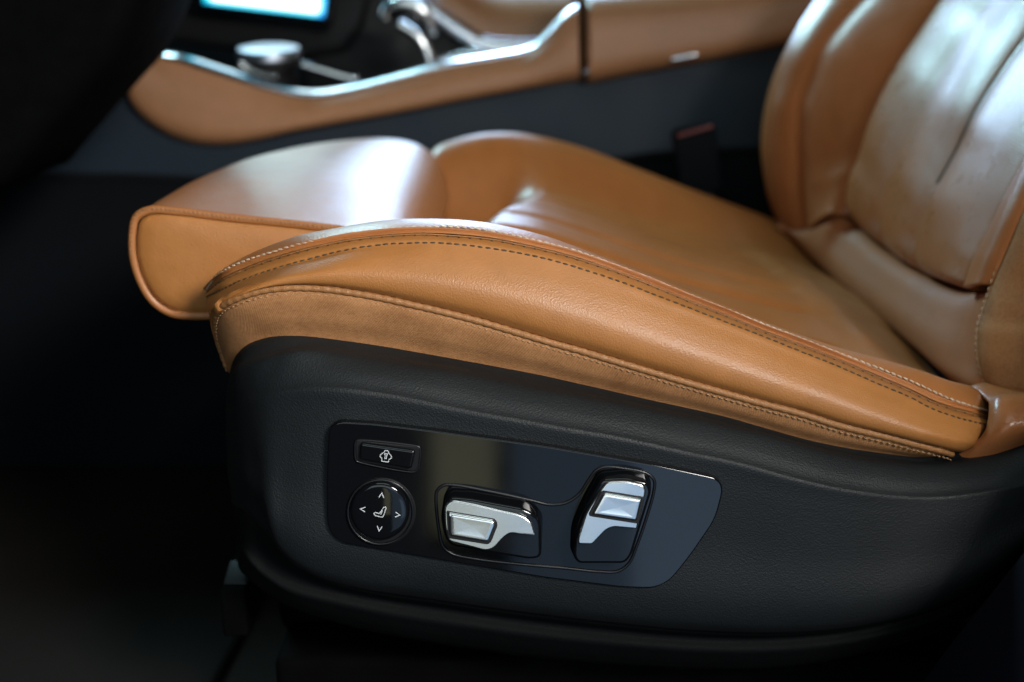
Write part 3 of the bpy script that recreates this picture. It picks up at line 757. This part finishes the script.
# ================================================================== CENTRE CONSOLE
con = thing('center_console', "tan leather and dark center console with chrome edging beside the driver's seat", 'console', (.0, .75, 0))
YK = .63
ltop = [(120,36),(150,50),(178,58.6),(222,73),(271,88.5),(305,95.6),(325,95),(344,91.8),(393,80),(441.8,67.6),(500,56.5),(526,52),(541,42),(554,28),(567,14),(577,8.5)]
lbot = [(579,80.5),(490.6,96),(393,114.7),(295,132),(255,141.5),(228,145.5),(199,145),(165,134.5),(141,118),(128,100),(122,75)]
# leather side: rows bottom to top with a rolled top edge
topc = cr([at(p[0], p[1], YK + .012) for p in ltop[1:]], 150)
botc = cr([at(p[0], p[1], YK + .004) for p in [(129,100),(134,109),(146,122),(168,136),(199,145),(232,145),(262,140),(295,132),(393,114.7),(490.6,96),(579,80.5)]], 150)
g = across([botc + np.array([0, .025, .004]), botc + np.array([0, .004, 0]), lerp(botc, topc, .1) + np.array([0, -.008, 0]), lerp(botc, topc, .5) + np.array([0, -.012, 0]), lerp(botc, topc, .9) + np.array([0, -.004, 0]), topc, topc + np.array([0, .02, -.001])], 5)
grid('leather_trim', g, M_cons, con, thick=.004)
chx = cr([at(p[0], p[1], YK + .015) for p in [(160,55),(178,57.5),(222,71),(271,86.5),(305,93.6),(325,93),(344,89.8),(393,78),(441.8,65.6),(500,56),(522,52),(531,48.5),(541,40),(554,27),(567,14),(578,8)]], 160) + np.array([0, 0, -.0022])
g = across([chx + np.array([0, -.005, -.003]), chx + np.array([0, -.0055, .002]), chx + np.array([0, .0, .0045]), chx + np.array([0, .008, .0054]), chx + np.array([0, .011, -.003])], 4)
grid('chrome_strip', g, M_bright, con, thick=.002)
# armrest: rounded leather box lid that goes on behind the backrest
arT = [(588,6),(610,4),(660,1),(720,-4),(800,-10),(900,-18)]
arB = [(587,79),(620,72.5),(660,65),(700,58),(760,46),(800,37),(900,16)]
aT, aB = cr([at(p[0], p[1], YK + .012) for p in arT], 80), cr([at(p[0], p[1], YK) for p in arB], 80)
g = across([aB + np.array([0, .03, .003]), aB + np.array([0, .003, 0]), lerp(aB, aT, .08) + np.array([0, -.006, 0]), lerp(aB, aT, .45) + np.array([0, -.012, 0]), lerp(aB, aT, .8) + np.array([0, -.010, 0]), lerp(aB, aT, .97) + np.array([0, .001, 0]), aT + np.array([0, .014, .003]), aT + np.array([0, .05, .006]), aT + np.array([0, .20, .002]), aT + np.array([0, .21, -.06])], 5)
arm = grid('armrest', g, M_cons, con, thick=.004)
gp = [at(583, 3, YK + .008), at(582.5, 45, YK + .0005), at(583, 80, YK + .004)]
tube('armrest_gap', cr(gp, 20), .0032, M_seam, con, seg=8)
la = at(684, 57, YK - .010)
box('lid_latch', la, (.026, .008, .004), M_bright, arm, .0015, (0, math.radians(-10), 0))
# dark side of the console below the leather
sd = [(-260,30),(128,60),(140,105),(165,125),(199,138),(232,138),(295,125),(393,108),(490,89),(579,74),(700,50),(900,10),(1000,0),(1000,520),(-260,520)]
sdp = np.array([at(p[0], p[1], YK + .012) for p in sd]); sdp[-1, 2] = .0; sdp[-2, 2] = .0
prism('side_panel', sdp, .05, M_navy, con, .003)
kp = [(-260,174),(60,178),(160,180),(300,188),(450,198),(620,163),(760,153),(900,152),(900,520),(-260,520)]
kpp = np.array([at(p[0], p[1], YK + .006) for p in kp]); kpp[-1, 2] = .001; kpp[-2, 2] = .001
prism('kick_panel', kpp, .02, M_kick, con, .002)
# ledge line low on the side panel
le = cr([at(p[0], p[1], YK + .008) for p in [(-200,172),(60,176),(160,178),(300,186),(450,196),(620,160),(760,150),(900,150)]], 60)
tube('panel_crease', le, .004, M_plast2, con, seg=8)
# far rim of the tub
fr = [(400,-22),(425,-2),(446,14),(466,28),(483,38.5),(500,42),(530,42.5),(575,42)]
frc = cr([at(p[0], p[1], .86) for p in fr], 90)
g = across([frc + np.array([0, -.012, -.02]), frc + np.array([0, -.012, -.004]), frc + np.array([0, -.008, .003]), frc + np.array([0, .006, .0015]), frc + np.array([0, .016, -.006])], 4)
grid('far_chrome_strip', g, M_bright, con, thick=.002)
frw = frc + np.array([0, .012, 0])
g = across([frw + np.array([0, .01, -.1]), frw + np.array([0, .012, -.01]), frw + np.array([0, .016, .02]), frw + np.array([.0, .06, .055]), frw + np.array([.0, .10, .06])], 4)
grid('far_leather_trim', g, M_cons, con, thick=.004)
# floor of the tub
tc_ = cr([at(p[0], p[1], YK + .03) for p in [(120,60),(178,66),(271,97),(320,104),(393,90),(500,66),(575,52)]], 60)
g = across([tc_ + np.array([0, 0, -.006]), tc_ + np.array([0, .10, -.012]), tc_ + np.array([0, .22, -.012])], 4)
tray = grid('tray', g, M_dark, con, thick=.004)
wl_ = cr([at(p[0], p[1], .852) for p in [(300,-60),(380,-40),(400,-20),(425,0),(446,16),(466,30),(483,40),(500,44),(530,45),(590,44)]], 60)
wb_ = wl_.copy(); wb_[:, 2] = ZC - .16
grid('tray_wall', np.array([wl_, lerp(wl_, wb_, .5), wb_]), M_dark, con, thick=.004)
# gear selector: chrome hoop over a black grip on a slanted stem
YG = .74
hoop = cr([at(p[0], p[1], YG) for p in [(386,20),(386,12),(392,6.5),(404,4),(416,7),(425,14),(430,22),(431,30)]], 60)
gs = tube('gear_selector', hoop, .0072, M_chrome, con, seg=12, rfun=lambda t: .62 + .55 * math.sin(math.pi * min(max(t, .04), .96)))
grip = cr([at(p[0], p[1], YG) for p in [(390,20),(398,13),(410,13),(420,20),(424,32)]], 30)
tube('grip', grip, .006, M_gloss, gs, seg=12, rfun=lambda t: .5 + .6 * math.sin(math.pi * min(max(t, .05), .95)))
stem = cr([at(p[0], p[1], YG) for p in [(398,24),(409,30),(419,38),(426,50),(430,62),(432,76)]], 40)
tube('stem', stem, .0055, M_chrome, gs, seg=12)
kn = at(432.5, 34, YG - .005); tube('selector_button', np.array([kn + np.array([0, -.004, 0]), kn, kn + np.array([0, .01, 0])]), .0045, M_chrome, gs, seg=12)
ba = cr([at(p[0], p[1], YG - .02) for p in [(438,62),(455,58),(470,54),(480,51)]], 20)
tube('selector_plate', ba, .005, M_chrome, con, seg=10)
# rotary controller
def lathe(name, prof, c, mat, parent, n=48, lean=.13):
    vs = []; fs = []
    for (r, z) in prof:
        for k in range(n):
            w = 2 * math.pi * k / n; vs.append((c[0] + r * math.cos(w), c[1] + r * math.sin(w), c[2] + z + lean * r * math.sin(w)))
    for j in range(len(prof) - 1):
        for k in range(n):
            k2 = (k + 1) % n; fs.append((j*n + k, j*n + k2, (j+1)*n + k2, (j+1)*n + k))
    fs.append(tuple((len(prof) - 1) * n + k for k in range(n))); fs.append(tuple(range(n))[::-1])
    me = bpy.data.meshes.new(name); me.from_pydata(vs, [], fs)
    me.polygons.foreach_set('use_smooth', [True] * len(me.polygons)); me.set_sharp_from_angle(angle=math.radians(40))
    return link(name, me, mat, parent)
rc = at(270, 79, .70)
ctl = lathe('rotary_controller', [(.028, -.02), (.028, .006), (.025, .008), (.025, .012), (.031, .014), (.032, .027), (.030, .030), (.024, .0315), (.001, .031)], rc, M_dark, con)
M_cap2 = plain('controller highlight metal', (.42, .47, .55), rough=.40, metal=1.0)  # pale bluish top stands in for the window's highlight on the knob
lathe('controller_cap', [(.0322, .0225), (.0324, .0265), (.0305, .0306), (.024, .0322), (.015, .0320), (.0, .0318)], rc, M_cap2, ctl)
arc = cr([at(p[0], p[1], .672) for p in [(240,62),(247,69),(262,74.5),(277,77)]], 30)
tube('controller_ring', arc, .0035, M_chrome, ctl, seg=8)
rl = cr([at(p[0], p[1], .70) for p in [(300,64),(320,70),(344,77),(358,80)]], 20)
tube('tray_rail', rl, .0038, M_chrome, con, seg=8)

# ================================================================== DASHBOARD AND SCREEN
dash = thing('dashboard', 'black dashboard and knee panel looming above the footwell in front of the seat', 'dashboard', (-.45, .6, 0))
dl = [(-140,190),(0,179),(40,172),(75,160),(100,131),(127,99.7),(150,74),(170,53),(185,25),(205,-20),(230,-90),(230,-300),(-140,-300)]
dp = np.array([at(p[0], p[1], .46) for p in dl])
prism('knee_panel', dp, -.16, M_under, dash, .018)  # shade over the dash is put into this near-black colour
sc_c = [(150,-2),(206,6),(322,21.5),(329,-30),(338,-95),(160,-118)]
stack = [(120,30),(180,44),(300,60),(345,52),(362,30),(372,-10),(380,-120),(120,-140)]
prism('center_stack', np.array([at(p[0], p[1], .84) for p in stack]), .20, M_dark, dash, .01)
m_scr, nt, b = newmat('lit display')
tcn = N(nt, 'ShaderNodeTexCoord'); sp = nt.nodes.new('ShaderNodeSeparateXYZ'); nt.links.new(tcn.outputs['UV'], sp.inputs[0])
lines = N(nt, 'ShaderNodeTexWave', Scale=9.0, Distortion=3.0); nt.links.new(tcn.outputs['UV'], lines.inputs['Vector'])
rU = ramp(nt, sp.outputs[1], [(.0, (.02, .35, .5)), (.035, (.1, .6, .8)), (.06, (1, 1, 1)), (.16, (1, 1, 1)), (.19, (.45, .9, .95)), (.3, (.9, 1, 1)), (.8, (.2, .6, .8))])  # cyan at the lower edge is lens glow painted into the display
rV = ramp(nt, sp.outputs[0], [(.0, (.02, .35, .4)), (.04, (.03, .55, .65)), (.09, (1, 1, 1)), (.93, (1, 1, 1)), (.97, (.1, .5, .9)), (1.0, (.02, .25, .5))])  # side borders: the same coloured glow painted in
mx = nt.nodes.new('ShaderNodeMixRGB'); mx.blend_type = 'MULTIPLY'; mx.inputs[0].default_value = 1
nt.links.new(rU.outputs[0], mx.inputs[1]); nt.links.new(rV.outputs[0], mx.inputs[2])
nt.links.new(mx.outputs[0], b.inputs['Emission Color']); b.inputs['Emission Strength'].default_value = 3.2
b.inputs['Base Color'].default_value = (.01, .01, .01, 1); b.inputs['Roughness'].default_value = .2
q = np.array([at(p[0], p[1], .80) for p in [(203,3),(323,17.5),(335,-78),(207,-98)]])
me = bpy.data.meshes.new('display_screen')
vs = [tuple(p) for p in q] + [(p[0], p[1] + .008, p[2]) for p in q]
me.from_pydata(vs, [], [(0, 1, 2, 3), (7, 6, 5, 4), (0, 4, 5, 1), (1, 5, 6, 2), (2, 6, 7, 3), (3, 7, 4, 0)])
uvl = me.uv_layers.new(name='uv'); cor = [(0, 0), (1, 0), (1, 1), (0, 1)]
for lp_ in me.loops: uvl.data[lp_.index].uv = cor[lp_.vertex_index % 4]
scr = link('display_screen', me, m_scr, dash, 'lit white and cyan screen')
bzq = np.array([at(p[0], p[1], .812) for p in [(192,10),(331,27),(346,-90),(196,-110)]])
prism('screen_bezel', bzq, .02, M_gloss, scr, .003)

# ================================================================== PASSENGER SIDE, FLOOR
ps = thing('passenger_seat', 'blurred tan passenger seat beyond the center console', 'car seat', (.0, 1.25, 0))
def puffbox(name, c, s, mat, parent, rot=(0, 0, 0)):
    o = box(name, c, s, mat, parent, min(s) * .42, rot, seg=6); return o
puffbox('cushion', (.0, 1.28, .36), (.52, .50, .15), M_seat, ps)
puffbox('backrest', (.36, 1.28, .66), (.14, .50, .62), M_back, ps, (0, math.radians(14), 0))
pd = thing('passenger_door', 'dark door panel on the far side of the cabin', 'car door', (.0, 1.68, 0))
box('door_panel', (-.1, 1.70, .26), (2.2, .06, .52), M_plast2, pd, .02)
fl = box('floor', (.0, .785, -.02), (3.0, 1.93, .04), M_carp, None, .0)
fl['kind'] = 'structure'
mt = box('floor_mat', (-.50, .40, .006), (.60, .46, .012), M_mat, None, .005, (0, 0, math.radians(-3)))
mt['label'] = 'black carpet mat in the footwell ahead of the seat'; mt['category'] = 'floor mat'
fw = box('firewall', (-1.0, .65, .35), (.05, 2.1, .7), M_carp, None, .01)
fw['kind'] = 'structure'
pt = thing('pillar_trim', 'dark blue-black door pillar trim at the lower right of the photo', 'pillar trim', (.36, -.12, 0))
pq = [(1034,523),(985,585),(945,635),(905,690),(850,760),(1700,760),(2100,-300),(1560,-300),(1400,20),(1250,240)]
prism('trim_panel', np.array([at(p[0], p[1], -.05) for p in pq]), -.085, M_pillar, pt, .012)

# ------------------------------------------------------------------ camera
cd = bpy.data.cameras.new('camera'); co = bpy.data.objects.new('camera', cd); COL.objects.link(co)
co.location = CAM; co.rotation_euler = (math.pi / 2 - PITCH, 0, 0)
cd.sensor_width = 36; cd.lens = 36 * FPX / 1024; cd.clip_start = .02; cd.clip_end = 50
cd.dof.use_dof = True; cd.dof.focus_distance = .64; cd.dof.aperture_fstop = 4.5
S.camera = co

# ------------------------------------------------------------------ light
W = bpy.data.worlds.new('World'); S.world = W; W.use_nodes = True
W.node_tree.nodes['Background'].inputs[0].default_value = (.75, .85, 1.0, 1)
W.node_tree.nodes['Background'].inputs[1].default_value = .018

def area(name, loc, target, sx, sy, power, col):
    l = bpy.data.lights.new(name, 'AREA'); l.shape = 'RECTANGLE'; l.size = sx; l.size_y = sy
    l.energy = power; l.color = col
    o = bpy.data.objects.new(name, l); COL.objects.link(o)
    o.location = loc
    d = Vector(target) - Vector(loc); o.rotation_euler = d.to_track_quat('-Z', 'Y').to_euler()
    return o
k = area('door_light', (.80, -1.3, 1.12), (-.22, 0, .36),   .42, .34, 2.9, (1.0, .97, .93)); k.data.spread = math.radians(46)
area('sky_light', (.05, -.55, 1.70), (-.12, 0, .3), 1.1, .6, 4.0, (.80, .95, .92))
area('door_opening', (-.1, -2.6, .95), (0, 0, .4), 2.2, 1.3, 15, (.80, .93, 1.0))
area('ground_bounce', (.92, -2.3, -.45), (.92, 0, -.35), 1.84, 1.9, 6.5, (.45, .68, 1.0))
area('scenery_glow', (-.115, -2.3, -.30), (-.115, 0, -.2), .15, .9, .48, (.80, .78, .50))
area('panel_glow_lamp', (.47, -2.28, -.60), (.47, 0, -.50), .36, .66, .60, (.48, .70, 1.0))  # unseen lamp added for the blue reflection at the panel's right end
area('window_light', (-.02, 1.62, .88), (-.02, .25, .38), .36, .38, 10.5, (.47, .70, 1.0))
area('windscreen_light', (-.64, 1.58, 1.42), (.32, .3, .45), .36, .34, 26, (.50, .88, 1.0))

S.view_settings.view_transform = 'Standard'
try: S.view_settings.look = 'None'
except Exception: pass
S.view_settings.exposure = 0; S.view_settings.gamma = 1
S.render.engine = 'CYCLES'
S.cycles.use_denoising = True
S.cycles.max_bounces = 8
S.cycles.sample_clamp_indirect = 5
